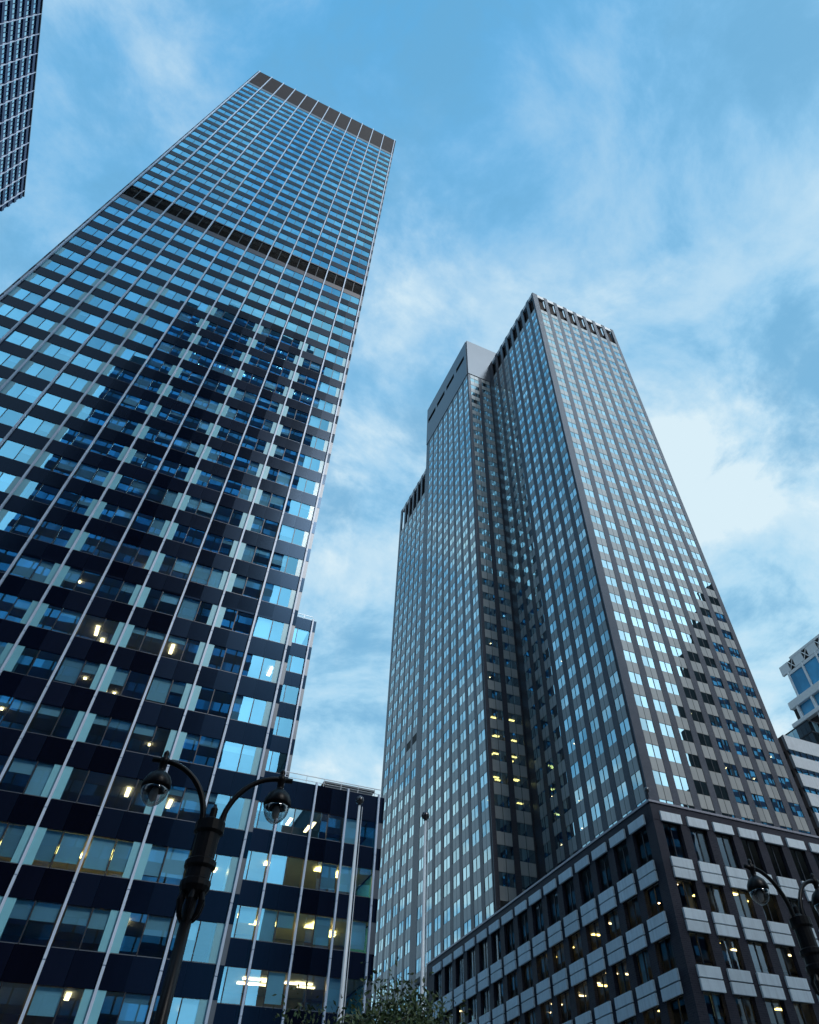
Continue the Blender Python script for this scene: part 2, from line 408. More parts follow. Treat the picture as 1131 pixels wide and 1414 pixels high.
# ---- generic strip of curtain wall in the tower's manner
def curtain(F, fins, z_of, rows, zt, ends, zcap, rng, deep, tower=False):
    H = WH
    for n in rows:
        z = z_of(n)
        for a, c in zip(fins, fins[1:]):
            u = a + .13; W = c - a - .26
            win.add(F, u, 0, z, W, H, pane_pair(W, H))
            p = .10 if n < 0 else (.25 if n < 8 else .5)
            drops = {22: .82, 23: .45, 20: .3}.get(n, None) if tower else None
            for k in range(2):
                if rng.random() < (p if drops is None else .72):
                    dr = rng.choice([.25, .4, .6, .9, 1.]) if drops is None else drops * rng.uniform(.9, 1.08)
                    blinds.add(F, u + .05 + k * W / 2, -.16, z + .06, W / 2 - .1, (H - .1), blind_fn(W / 2 - .1, H - .1, min(dr, 1.)))
def spandrels(F, u0, u1, z_of, rows, parent, zt):
    for n in rows:
        z1 = z_of(n); z0 = z_of(n + 1) + WH
        if n == 0 or n == -2: continue
        b = MB(); b.fbox(F, u0, u1, -.12, .05, z0, z1, 'spandrel'); b.build('spandrel', parent)
    
finsT = [X0 + BAY * i for i in range(13)]
rng = random.Random(3)
curtain(S, finsT, zrow, rows, TOP, (XL, XR), 0, rng, 7, True)
for n in range(26, -23, -1):
    z1 = zrow(n); z0 = zrow(n + 1) + WH
    if n in (-1,): continue
    if n == -2: z0 = EZ + 107.42
    b = MB()
    b.fbox(S, XL + .01, XR - .01, -.12, .05, z0, z1, 'beltgrey' if n in (-2,) else 'spandrel'); b.build('spandrel', T)
# belt of louvres with its lighter edges
b = MB(); b.fbox(S, XL + .01, XR - .01, -.3, .045, zrow(0) + WH, EZ + 103.63, 'beltgrey'); b.build('spandrel', T)
b = MB()
b.fbox(S, XL + .01, XR - .01, -.5, -.35, EZ + 103.63, EZ + 107.42, 'louvre')
for i in range(12):
    m = finsT[i] + BAY / 2; b.fbox(S, m - .05, m + .05, -.35, -.02, EZ + 103.63, EZ + 107.42, 'aludk')
for k in range(14):
    z = EZ + 103.8 + k * .26; b.fbox(S, XL + .02, XR - .02, -.33, -.12, z, z + .05, 'louvre')
b.build('louvre_belt', T)
# crown
b = MB(); b.fbox(S, XL + .01, XR - .01, -.2, .06, EZ + 186.8, TOP, 'crown')
for i in range(12):
    for k in range(1, 12):
        u = finsT[i] + .13 + (BAY - .26) * k / 12; b.fbox(S, u - .02, u + .02, .06, .09, EZ + 186.9, TOP - .1, 'crown')
b.build('crown', T)
b = MB(); b.fbox(S, XL + .01, XR - .01, -.15, .05, zrow(-22) + WH, EZ + 186.79, 'margin'); b.build('spandrel', T)
# fins, jointed at every storey
for x in finsT:
    b = MB(); z = .2
    zs = [.2] + [zrow(n) - .62 for n in range(25, -23, -1)] + [TOP + .12]
    for a, c in zip(zs, zs[1:]): b.fbox(S, x - .078, x + .078, .055, .30, a + .025, c - .025, 'alu')
    b.fbox(S, x - .05, x + .05, -.1, .054, .2, TOP - .1, 'aludk')
    b.build('fin', T)
# corner strips outside the end fins
for u0, u1 in ((XL, finsT[0] - .13), (finsT[-1] + .13, XR)):
    strip(S, u0, u1, -.3, .03, bands_of(zrow, rows, WH, TOP - .02), 'corner_strip', T)
# the tower's body: roof, side and back walls, core
b = MB()
b.box(XL + .3, XR - .3, 58, 92, 0, TOP - 1.5, 'roomdk')
b.build('core', T)
for x0, x1 in ((XL, XL + .28), (XR - .28, XR)):
    b = MB()
    for n in range(26, -23, -1):
        b.box(x0, x1, 50.31, 92, zrow(n + 1) + WH, zrow(n), 'spandrel')
        b.box(x0 + .02, x1 - .02, 50.31, 92, zrow(n) + .002, zrow(n) + WH - .002, 'glassB')
    b.box(x0, x1, 50.31, 92, zrow(-22) + WH, TOP, 'crown')
    b.build('side_wall', T)
b = MB(); b.box(XL + .3, XR - .3, 50.3, 92, TOP - .9, TOP - .3, 'crown'); b.build('roof', T)
# storeys: ceiling-and-floor slab, pale columns at every second fin
for n in range(26, -23, -1):
    b = MB(); b.fbox(S, XL + .35, XR - .35, -8., -.2, zrow(n + 1) + WH + .06, zrow(n) - .55, 'ceil'); b.build('floor_slab', T)
for i in range(0, 13, 2):
    x = finsT[i]; b = MB(); 
    b.fbox(S, max(x - .56, XL + .06), min(x + .56, XR - .06), -.9, .022, .2, zrow(5) + WH + .3, 'col'); b.build('column', T)
    b = MB(); b.fbox(S, max(x - .3, XL + .06), min(x + .3, XR - .06), -.9, -.2, zrow(5) + WH + .32, EZ + 186.9, 'col')
    b.build('column', T)
# rooms behind: warm on the lit storey, brown-grey elsewhere; partitions every few bays
for n in (22, 23, 19, 16, 24):
    b = MB(); z0, z1 = zrow(n) - .5, zrow(n) + WH + .04
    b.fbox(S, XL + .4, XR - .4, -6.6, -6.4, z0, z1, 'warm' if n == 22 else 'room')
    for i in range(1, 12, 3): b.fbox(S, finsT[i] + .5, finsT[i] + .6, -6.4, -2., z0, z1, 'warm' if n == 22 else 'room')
    b.build('partition', T)

# ---- ceiling lights
def light_mesh(w, d, mat):
    b = MB(); b.box(-w / 2, w / 2, -d / 2, d / 2, -.03, .03, mat); return b.mesh('ceiling_light')
LM = {'T': light_mesh(1.0, .35, 'lightY'), 'W': light_mesh(.26, 1.3, 'lightW'), 'Y': light_mesh(1.25, .6, 'lightY'), 'S': light_mesh(.17, .17, 'lightS'), 'C': light_mesh(.2, .2, 'lightC'), 'H': light_mesh(1.3, .24, 'lightW')}
def lamp_at(F, u, d, z, kind, parent): place('ceiling_light', LM[kind], F.p(u, d, z), parent)
rl = random.Random(11); nl = 0
for n, cnt, kind in ((22, 14, 'Y'), (23, 10, 'W'), (24, 10, 'W'), (21, 4, 'W'), (20, 5, 'S'), (19, 4, 'S'), (18, 5, 'W'), (17, 4, 'S'), (16, 4, 'W'), (15, 3, 'S'), (14, 3, 'W'), (13, 2, 'S'), (12, 2, 'S')):
    for _ in range(cnt):
        i = rl.randrange(0 if n != 22 else 5, 12)
        lamp_at(S, finsT[i] + rl.uniform(.5, BAY - .5), -rl.uniform(1.4, 3.6), zrow(n) + WH - .03, kind, T)
# ---- middle block behind the corner
finsM = [10.5, 13.5]; zM = lambda n: EZ + 46.96 - 3.62 * (n - 15)
XM = 13.95; topM = EZ + 50.5
HM = .56 * 3.62
for n in range(15, 24):
    u = finsM[0] + .13; W = 2.74
    win.add(SM, u, 0, zM(n), W, HM, pane_pair(W, HM))
    b = MB(); b.fbox(SM, 9.1, XM - .01, -.12, .05, zM(n + 1) + HM, zM(n), 'spandrel'); b.build('spandrel', T)
    b = MB(); b.fbox(SM, 9.1, XM - .35, -7, -.2, zM(n + 1) + HM + .06, zM(n) - .5, 'ceil'); b.build('floor_slab', T)
b = MB(); b.fbox(SM, 9.1, XM - .01, -.2, .05, zM(15) + HM, topM, 'spandrel'); b.build('spandrel', T)
for x in finsM:
    b = MB()
    zs = [24.] + [zM(n) - .6 for n in range(21, 14, -1)] + [topM + .1]
    for a, c in zip(zs, zs[1:]): b.fbox(SM, x - .078, x + .078, .055, .30, a + .02, c - .02, 'alu')
    b.build('fin', T)
strip(SM, finsM[-1] + .13, XM, -.3, .03, bands_of(zM, range(23, 14, -1), HM, topM - .02), 'corner_strip', T)
b = MB(); b.box(9.1, XM - .3, 71.6, 149, 0, topM - .8, 'roomdk'); b.build('core', T)
b = MB()
for n in range(15, 24):
    b.box(XM - .28, XM, 64.81, 150, zM(n + 1) + HM, zM(n), 'spandrel'); b.box(XM - .26, XM - .02, 64.81, 150, zM(n) + .002, zM(n) + HM - .002, 'glassB')
b.box(XM - .28, XM, 64.81, 150, zM(15) + HM, topM, 'spandrel'); b.build('side_wall', T)
def railing(F, u0, u1, z, post):
    b = MB(); b.fbox(F, u0, u1, -.30, -.25, z + .82, z + .87, 'steel'); b.fbox(F, u0, u1, -.30, -.26, z + .42, z + .45, 'steel')
    k = u0 + .3
    while k < u1: b.fbox(F, k - .02, k + .02, -.3, -.26, z - .02, z + .82, 'steel'); k += post
    b.build('railing', T)
railing(SM, 9.2, XM - .4, topM - .1, 1.5)
# ---- low wing
finsW = [9.215 + .0] + [12.04 + 2.8267 * i for i in range(4)]
zW = lambda n: EZ + 24.39 - 3.69 * (n - 20); HW = .56 * 3.69
XW = 21.1; topW = EZ + 28.6
rw = random.Random(5)
for n in range(20, 26):
    for a, c in zip(finsW, finsW[1:]):
        W = c - a - .26
        win.add(SW, a + .13, 0, zW(n), W, HW, pane_pair(W, HW))
        for k in range(2):
            if rw.random() < {20: .3, 21: .35, 22: .25, 23: .4}.get(n, .4):
                blinds.add(SW, a + .18 + k * W / 2, -.16, zW(n) + .06, W / 2 - .1, HW - .1, blind_fn(W / 2 - .1, HW - .1, rw.choice([.5, .9, 1., 1.])))
    b = MB(); b.fbox(SW, 9.1, XW - .01, -.12, .05, zW(n + 1) + HW, zW(n), 'spandrel'); b.build('spandrel', T)
    b = MB(); b.fbox(SW, 9.1, XW - .35, -6.3, -.2, zW(n + 1) + HW + .06, zW(n) - .5, 'ceil'); b.build('floor_slab', T)
    if n in (21, 22, 23):
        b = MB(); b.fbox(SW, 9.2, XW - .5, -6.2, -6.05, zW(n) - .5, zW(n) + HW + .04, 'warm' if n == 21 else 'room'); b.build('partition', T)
b = MB(); b.fbox(SW, 9.1, XW - .01, -.2, .05, zW(20) + HW, topW, 'spandrel'); b.build('spandrel', T)
for x in finsW:
    b = MB(); zs = [.2] + [zW(n) - .6 for n in range(25, 19, -1)] + [topW + .15]
    for a, c in zip(zs, zs[1:]): b.fbox(SW, x - .078, x + .078, .055, .28, a + .02, c - .02, 'alu')
    b.build('fin', T)
strip(SW, finsW[-1] + .12, XW, -.3, .03, bands_of(zW, range(25, 19, -1), HW, topW - .02), 'corner_strip', T)
b = MB(); b.box(9.1, XW - .3, 64.0, 149, 0, topW - .8, 'roomdk'); b.build('core', T)
b = MB()
for n in range(20, 26):
    b.box(XW - .28, XW, 57.81, 150, zW(n + 1) + HW, zW(n), 'spandrel'); b.box(XW - .26, XW - .02, 57.81, 150, zW(n) + .002, zW(n) + HW - .002, 'glassB')
b.box(XW - .28, XW, 57.81, 150, zW(20) + HW, topW, 'spandrel'); b.build('side_wall', T)
railing(SW, 12.2, XW - .3, topW - .05, 1.55)
b = MB(); b.box(16.4, 20.9, 60.2, 80, topW - .8, topW + 1.65, 'penthouse'); b.box(16.2, 21.05, 60.0, 80.2, topW + 1.65, topW + 1.8, 'penthouse'); b.build('penthouse', T)
for n, cnt, kind in ((21, 6, 'Y'), (22, 10, 'Y'), (23, 8, 'H'), (20, 3, 'W')):
    for _ in range(cnt):
        i = rw.randrange(0 if n != 23 else 1, 4)
        lamp_at(SW, finsW[i] + rw.uniform(.5, 2.3), -rw.uniform(1.2, 3.8), zW(n) + HW - .03, kind, T)
win.flush(); blinds.flush()

# ================================================================== right: brick tower on its podium
U = 54.; UT = 63.94
R = thing('brick_office_tower', 'brown brick tower with pale panels, a taller rear slab and a wide podium', 'skyscraper', (70, 80, 0))
rwin = Repeats('window', R); rpan = Repeats('spandrel_panel', R)
FHT = .0557 * UT
zt = lambda n: EZ + (.6221 + .0557 * n) * UT          # sill of tower row n
HT = .49 * FHT
def tower_win(W, H):
    def fn(b, F, u, d, z):
        m = W / 2
        b.fquad(F, u + .05, u + m - .05, d, z + .03, z + H - .03, 'glassR', J(.0035), J(.0035))
        b.fquad(F, u + m + .05, u + W - .05, d, z + .03, z + H - .03, 'glassR', J(.0035), J(.0035))
        b.fbox(F, u + m - .05, u + m + .05, d - .05, d + .04, z, z + H, 'aludk')
        b.fbox(F, u, u + .05, d - .05, d + .03, z, z + H, 'aludk'); b.fbox(F, u + W - .05, u + W, d - .05, d + .03, z, z + H, 'aludk')
    return fn
def tower_panel(W, H):
    def fn(b, F, u, d, z):
        m = W / 2
        b.fbox(F, u + .06, u + m - .05, d - .1, d + .05, z + .02, z + H - .02, 'panel'); b.fbox(F, u + m + .05, u + W - .06, d - .1, d + .05, z + .02, z + H - .02, 'panel')
        b.fbox(F, u + m - .05, u + m + .05, d - .08, d + .04, z, z + H, 'aludk'); b.fbox(F, u, u + .055, d - .08, d, z, z + H, 'aludk'); b.fbox(F, u + W - .055, u + W, d - .08, d, z, z + H, 'aludk')
    return fn
def tower_face(F, starts, W, n0, n1, zbot, ztop, ends, skip=(), proud=.07, back=3.6, lit=(), crown=None):
    """brick piers with stacks of window and pale panel between them; returns nothing"""
    edges = [ends[0]] + [e for s in starts for e in (s, s + W)] + [ends[1]]
    for a, c in zip(edges[::2], edges[1::2]):
        if c - a < .02: continue
        b = MB(); b.fbox(F, a, c, -.3, proud, zbot, ztop, 'brickT'); b.build('pier', R)
    for j, s in enumerate(starts):
        for n in range(n0, n1 + 1):
            z = zt(n)
            if (j, n) in skip:
                rpan.add(F, s, 0, z, W, HT, lambda b, F, u, d, z: b.fbox(F, u, u + W, d - .2, d + .05, z, z + HT, 'louvre'))
            else: rwin.add(F, s, 0, z, W, HT, tower_win(W, HT))
        for n in range(n0, n1 + 2):
            z = zt(n - 1) + HT; rpan.add(F, s, 0, z, W, FHT - HT, tower_panel(W, FHT - HT))
def storeys(F, u0, u1, n0, n1, back):
    b = MB()
    for n in range(n0, n1 + 2): b.fbox(F, u0, u1, -back, -.15, zt(n - 1) + HT + .03, zt(n) - .03, 'ceil')
    b.build('floor_slabs', R, kind='stuff')
    b = MB(); b.fbox(F, u0, u1, -back - .2, -back, zt(n0), zt(n1) + HT, 'roomdk'); b.build('rear_wall', R)

XT, YT = .8905 * UT, UT
TTOP = EZ + 2.768 * UT; CRB = zt(36)                  # roof and foot of the crown
XTE = 1.3125 * UT; YS = 1.4107 * UT; XS = .7782 * UT
FS, FWt, FSl, FWs = south(YT), west(XT), south(YS), west(XS)
st = [(.914 + .05 * k) * UT for k in range(8)]; W1 = .0335 * UT
tower_face(FS, st, W1, -1, 35, EZ + 28, TTOP, (XT, XTE))
sw = [(1.0075 + .0486 * k) * UT for k in range(8)]; W2 = .0313 * UT
tower_face(FWt, sw, W2, -1, 35, EZ + 28, TTOP, (YT + .31, YS))
ss = [.7885 * UT, .8445 * UT]; W3 = .0415 * UT
tower_face(FSl, ss, W3, -1, 35, EZ + 28, zt(36), (XS, XT))
SL_TOP = EZ + 2.922 * UT; YU = 1.857 * UT; YLo = 2.124 * UT; LTOP = EZ + 2.452 * UT
su = [(1.4195 + .0525 * k) * UT for k in range(8)]; W4 = .0365 * UT
tower_face(FWs, su, W4, -9, 35, .2, zt(36), (YS + .31, YU))
WL = .0335 * UT; sl = [(1.8645 + .0475 * k) * UT for k in range(6)]
tower_face(FWs, sl, WL, -9, 29, .2, LTOP, (YU + .002, YLo + .03 * UT), skip={(0, 9), (1, 9)})
YLo = YLo + .03 * UT
storeys(FS, XT + .4, XTE - .4, -1, 35, 3.6); storeys(FWt, YT + 4, YS - .3, -1, 35, 3.6)
storeys(FSl, XS + 4., XT - .1, -1, 35, 3.6); storeys(FWs, YS + .4, YU - .1, -9, 35, 3.6); storeys(FWs, YU, YLo - .3, -9, 29, 3.6)
# masses
b = MB(); b.box(XT + 4.2, XTE - .3, YT + 4.2, YT + 60, 0, TTOP - 1.2, 'roomdk'); b.build('core', R)
b = MB(); b.box(XTE - .29, XTE - .02, YT + .31, YT + 60, 0, TTOP - .4, 'brickT'); b.build('side_wall', R)
b = MB(); b.box(XS + 4.2, XT + 4.1, YS + 4.2, YU, 0, SL_TOP - 1.2, 'roomdk'); b.box(XS + 4.2, XT + 4, YU + .01, YLo, 0, LTOP - 1.2, 'roomdk'); b.build('core', R)
# crown of the tower: deep dark openings between piers under a pale roof beam
def crown(F, starts, W, z0, z1, u0, u1, proud=.22):
    b = MB()
    for s in starts:
        b.fbox(F, s, s + W, -.95, -.7, z0, z1 - .05, 'crownback'); b.fbox(F, s, s + W, -.7, -.05, z0 - .1, z0, 'brickT')
        b.fbox(F, s, s + W, -.7, -.02, z1 - 1.5, z1 - .02, 'capwhite')
    b.build('crown', R)
crown(FS, st, W1, CRB, TTOP, XT, XTE); crown(FWt, sw, W2, CRB, TTOP, YT, YS)
crown(FWs, sl, WL, zt(30), LTOP, YU, YLo)
b = MB(); b.box(XT + .35, XTE - .35, YT + 2.3, YT + 60, TTOP - 1., TTOP - .2, 'slabtop'); b.build('roof', R)
# blank plant floor over the slab, four slots in its long side
b = MB()
zA, zB = EZ + 2.788 * UT, EZ + 2.822 * UT
b.fbox(FSl, XS, XT + 6, -.3, .22, zt(36) + .004, SL_TOP, 'slabtop')
b.fbox(FWs, YS + .31, YU, -.3, .2, zt(36) + .004, zA, 'slabtop'); b.fbox(FWs, YS + .31, YU, -.3, .2, zB, SL_TOP, 'slabtop')
sl_e = [YS + .31]
for a, c in ((1.437, 1.520), (1.545, 1.630), (1.651, 1.739), (1.756, 1.842)): sl_e += [a * UT, c * UT]
sl_e.append(YU)
for a, c in zip(sl_e[::2], sl_e[1::2]): b.fbox(FWs, a, c, -.3, .2, zA + .002, zB - .002, 'slabtop')
b.fbox(FWs, YS + .31, YU, -1.6, -1.4, zA - .3, zB + .3, 'louvre')
b.box(XS + .35, XT + 6, YS + .35, YU - .02, SL_TOP - .9, SL_TOP - .3, 'slabtop')
b.box(XS + .3, XT + 6, YU - .3, YU, LTOP - 2, SL_TOP, 'slabtop')
b.build('plant_floor', R)
b = MB(); b.box(XS + 1, XT + 4, YU + .05, YLo - .5, LTOP - 1.1, LTOP - .4, 'slabtop'); b.build('roof', R)
b = MB(); b.box(XS + 14.3, XS + 17.5, YS + 6, YS + 9, SL_TOP - .4, SL_TOP + 3.2, 'slabtop'); b.build('roof_plant', R)

# ---- podium
XP, YP = .889 * U, U; PT = EZ + .5878 * U
XPE, YPE = 96., 2.0087 * U
FP, FPW = south(YP), west(XP)
Fh = .08 * U; pw = .0468 * U; pwW = .0487 * U
cs = [(.9062 + .0618 * k) * U for k in range(14)]; cw = [(1.0222 + .0638 * k) * U for k in range(15)]
def podium_win(W, H):
    def fn(b, F, u, d, z):
        m = W / 2
        b.fquad(F, u + .04, u + m - .06, d, z + .03, z + H - .03, 'glassP', J(.0025), J(.0025)); b.fquad(F, u + m + .06, u + W - .04, d, z + .03, z + H - .03, 'glassP', J(.0025), J(.0025))
        b.fbox(F, u + m - .06, u + m + .06, d - .05, d + .06, z, z + H, 'aludk')
    return fn
def podium_panel(W, two=True):
    def fn(b, F, u, d, z):
        h = .0333 * U
        if two:
            b.fbox(F, u, u + W, d + .02, d + .22, z, z + h * .47, 'panelP'); b.fbox(F, u, u + W, d + .02, d + .22, z + h * .535, z + h, 'panelP')
            b.fbox(F, u + .03, u + W - .03, d - .3, d + .019, z + .03, z + h - .03, 'aludk')
        else:
            b.fbox(F, u, u + W, d + .02, d + .22, z, z + .0166 * U, 'panelP'); b.fbox(F, u + .03, u + W - .03, d - .3, d + .019, z + .03, z + .0166 * U - .03, 'aludk')
    return fn
zb = lambda r: EZ + (.4582 - .0797 * r) * U           # foot of panel row r
podrows = range(0, 6)
def podium_face(F, starts, W, ends):
    e = [ends[0]] + [v for s in starts for v in (s + .14, s + W - .14)] + [ends[1]]
    for a, c in zip(e[::2], e[1::2]):
        b = MB(); b.fbox(F, a, c, -.5, 0., .2, PT - 1.85 - .02, 'brickP'); b.build('pier', R)
    b = MB(); b.fbox(F, ends[0], ends[1], -.5, .02, PT - 1.85, PT - .22, 'brickP'); b.build('parapet', R)
    for s in starts:
        rpan.add(F, s, 0, EZ + .5527 * U, W, .9, podium_panel(W, False))
        for r in podrows:
            if zb(r) < 1: continue
            rpan.add(F, s, 0, zb(r), W, 1.8, podium_panel(W))
            z0 = zb(r) + .0333 * U; z1 = EZ + .5527 * U if r == 0 else zb(r - 1)
            rwin.add(F, s + .14, -.36, z0, W - .28, z1 - z0, podium_win(W - .28, z1 - z0))
    # rooms
    for r in podrows:
        b = MB(); z1 = EZ + .5527 * U if r == 0 else zb(r - 1)
        b.fbox(F, ends[0] + .6, ends[1], -6.5, -.55, z1 + .05, z1 + .05 + .0333 * U - .5, 'ceil'); b.build('floor_slab', R)
        b = MB(); b.fbox(F, ends[0] + 6.7, ends[1], -6.7, -6.5, z1 - .047 * U - .6, z1, 'roomdk' if r < 1 else 'room'); b.build('rear_wall', R)
podium_face(FP, cs, pw, (XP, XPE)); podium_face(FPW, cw, pwW, (YP + .5, YPE))
b = MB(); b.box(XP - .12, XPE, YP - .12, YP + .6, PT - .2, PT, 'copingP'); b.box(XP - .12, XP + .6, YP + .602, YPE, PT - .2, PT, 'copingP'); b.build('coping', R)
b = MB(); b.box(XP + .6, XPE, YP + .6, YP + 60, PT - 1.2, PT - .5, 'earth'); b.build('podium_roof', R)
b = MB(); b.box(XP + 7, XPE, YP + 7, YP + 58, 0, PT - 1.3, 'roomdk'); b.box(XP + .1, XP + 7, YPE - .4, YPE, 0, PT - .21, 'brickP'); b.build('core', R)
b = MB(); b.lathe((XP + .35, YP + .35, PT), [(.06, 0), (.06, .9), (.22, 1.0), (.28, 1.2), (.22, 1.42), (.05, 1.5)], 'ball', 12); b.build('roof_light', R, smooth=True)
# curtains hung in some podium windows and the lights on their ceilings
rp = random.Random(21)
for F, starts, W in ((FP, cs[:8], pw), (FPW, cw, pwW)):
    for r in (1, 2, 3, 4):
        for s in starts:
            z0 = zb(r) + .0333 * U; z1 = zb(r - 1)
            if rp.random() < .4:
                b = MB(); k = rp.choice([0, 1]); a = s + .2 + k * W / 2; ww = (W / 2 - .25) * rp.uniform(.5, 1)
                b.fbox(F, a, a + ww, -.75, -.7, z0 if rp.random() < .5 else z0 + .9, z1 + .04, rp.choice(['blindwarm', 'blind', 'room'])); b.build('curtain', R)
nl = 0
for F, starts, W in ((FP, cs[:8], pw), (FPW, cw[:14], pwW)):
    for r in (1, 2, 3, 4):
        for s in starts:
            for _ in range(rp.choice([0, 0, 1, 1, 2] if r > 1 else [0, 1, 1])):
                if nl >= 66: continue
                lamp_at(F, s + rp.uniform(.6, W - .6), -rp.uniform(1.2, 3.5), zb(r - 1) - .0, rp.choice(['H', 'H', 'S', 'T'] if F is FP else ['H', 'S', 'H', 'T']), R); nl += 1
# lit rooms low in the slab and tower
rq = random.Random(2)
for n in (1, 2, 3, 3, 4, 4, 5, 5, 6, 8, 10, 12):
    for j, s in enumerate(ss):
        if rq.random() < .75 or (n in (3, 4, 5) and j == 0): lamp_at(FSl, s + rq.uniform(.5, W3 - .5), -rq.uniform(.7, 2.4), zt(n) + HT - .03, 'T' if n < 7 else 'S', R)
for n in (0, 0, 0, 1, 1, 1, 2, 2, 3, 3, 4, 5, 6, 7, 9, 11, 14):
    j = rq.randrange(3, 8); lamp_at(FWt, sw[j] + rq.uniform(.5, 1.5), -rq.uniform(.8, 2.4), zt(n) + HT - .03, 'S', R)
for n, j in ((0, 5), (1, 4), (1, 6), (3, 3), (2, 7), (4, 7)): lamp_at(FS, st[j] + rq.uniform(.5, 1.5), -rq.uniform(.8, 2.4), zt(n) + HT - .03, 'S', R)
rwin.flush(); rpan.flush()

# ================================================================== corner of another tower, upper left
c = 75.
A = thing('finned_office_tower', 'blue grey metal tower with thin white vertical fins cut by the upper left frame edge', 'skyscraper', (-95, 60, 0))
FA = Face((-c, 0), (0, 1), (1, 0)); ATOP = EZ + 2.548 * c; YE = 1.3905 * c
fz = [(1.3655 - .0588 * k) * c for k in range(18)]
aw = Repeats('window', A, 100)
b = MB(); b.box(-c - 30, -c - .3, fz[-1] - 1, YE - .02, 0, ATOP - .3, 'steelblue'); b.build('wall', A)
b = MB(); b.box(-c - 30, -c + .12, fz[-1] - 1, YE, ATOP - .29, ATOP, 'margin'); b.build('parapet', A)
for y in fz:
    b = MB(); b.fbox(FA, y - .04, y + .04, -.28, .14, 0, ATOP + .1, 'alu'); b.build('fin', A)
AFH = 3.25
def small_win(Wd, H):
    def fn(b, F, u, d, z):
        b.fquad(F, u, u + Wd, d, z, z + H, 'glassR', J(.002), J(.002)); b.fbox(F, u - .06, u, d - .02, d + .12, z, z + H, 'steelblue')
    return fn
spb = MB()
for k in range(54):
    z = ATOP - 4.2 - k * AFH
    if z < 3: break
    tall = (k % 14) in (5, 6)
    for a, e in zip(fz, fz[1:]):
        wd = (a - e - .3) / 4
        for q in range(4):
            if not tall: aw.add(FA, e + .18 + q * wd, -.26, z, wd - .14, 2.0, small_win(wd - .14, 2.0))
    spb.fbox(FA, fz[-1], YE - .05, -.29, .0, z + 2.05, z + AFH - .05, 'steelblue')
spb.build('spandrel', A, kind='stuff'); aw.flush()

# ================================================================== distant buildings at the right
B = thing('ribbon_window_building', 'pale building with dark ribbon windows beside the brick tower', 'office building', (120, 82, 0))
bx = 1.3361 * 75; FB = south(75.); FBW = west(bx); BT = EZ + .8165 * 75
b = MB(); b.box(bx + .3, 140, 75.5, 86, 0, BT - .1, 'roomdk'); b.build('core', B)
step = .0425 * 75
for k in range(17):
    zt1 = EZ + .7820 * 75 - k * step; zb1 = zt1 - 1.05
    up = BT if k == 0 else zt1 + step - 1.05
    b = MB(); b.fbox(FB, bx, 140, -.5, .05, zt1, up, 'ribwhite'); b.build('wall_band', B)
    b = MB(); b.fquad(FB, bx + .1, 140, -.12, zb1, zt1, 'glassR'); q = bx + 1.2
    while q < 138: b.fbox(FB, q - .04, q + .04, -.15, -.02, zb1, zt1, 'aludk'); q += 1.5
    b.build('ribbon_window', B)
b = MB(); b.fbox(FBW, 75.51, 86, -.4, .02, 0, BT - .05, 'ribbrown')
b.build('side_wall', B)
for k in range(12):
    zt1 = EZ + .7820 * 75 - k * step; b = MB(); b.fbox(FBW, 75.9, 77.0, .021, .06, zt1 - 1.3, zt1, 'louvre'); b.build('side_window', B)
D = thing('bronze_glass_building', 'dark bronze glass block between the pale building and the blue tower', 'office building', (138, 91, 0))
dx = 1.4474 * 88; DT = EZ + .8809 * 88
b = MB(); b.box(dx + .2, 148, 88.2, 94.8, 0, DT - .1, 'roomdk'); b.build('core', D)
for F, u0, u1 in ((west(dx), 88.01, 95.), (south(88.), dx, 148)):
    b = MB(); 
    for k in range(14):
        z1 = DT - .3 - k * 2.6
        b.fbox(F, u0, u1, -.15, .05, z1, z1 + .28, 'aludk')
        q = u0 + .05
        while q + 1.1 < u1: b.fquad(F, q, q + 1.1, 0, z1 - 2.3, z1 - .02, 'glassR', J(.01), J(.01)); q += 1.16
    b.build('glass_wall', D)
E_ = thing('blue_glass_tower', 'bright blue glass tower with pale frames and cross braced crown behind bronze glass', 'skyscraper', (170, 80, 0))
ex = 150.; FE = west(ex); ET = EZ + .7171 * ex
y1, y2, y3 = .6711 * ex, .6884 * ex, .7102 * ex
b = MB(); b.box(ex + .4, ex + 30, 62, y1 - .1, 0, ET - .2, 'roomdk'); b.box(ex + .4, ex + 28, y1 - .09, y2 - .1, 0, EZ + .70 * ex, 'roomdk'); b.box(ex + .4, ex + 26, y2 - .09, y3 - .1, 0, EZ + .645 * ex, 'roomdk'); b.build('core', E_)
b = MB()   # crown beam and frames
b.fbox(FE, 62, y1, -.6, .2, ET - .35, ET + .3, 'bluewhite'); b.fbox(FE, 62, y2, -.6, .12, EZ + .691 * ex, EZ + .6965 * ex, 'bluewhite')
b.fbox(FE, 62, y3, -.6, .7, EZ + .636 * ex, EZ + .6485 * ex, 'bluewhite'); b.fbox(FE, 62, y3 + 1.2, -.6, 1., EZ + .606 * ex, EZ + .6125 * ex, 'bluewhite')
b.fbox(FE, 62, y3 + 1.2, -.6, .6, EZ + .50 * ex, EZ + .56 * ex, 'bluewhite')
b.build('frame_beam', E_)
pit = .0335 * ex
ys = [.6865 * ex - pit * k for k in range(7)]
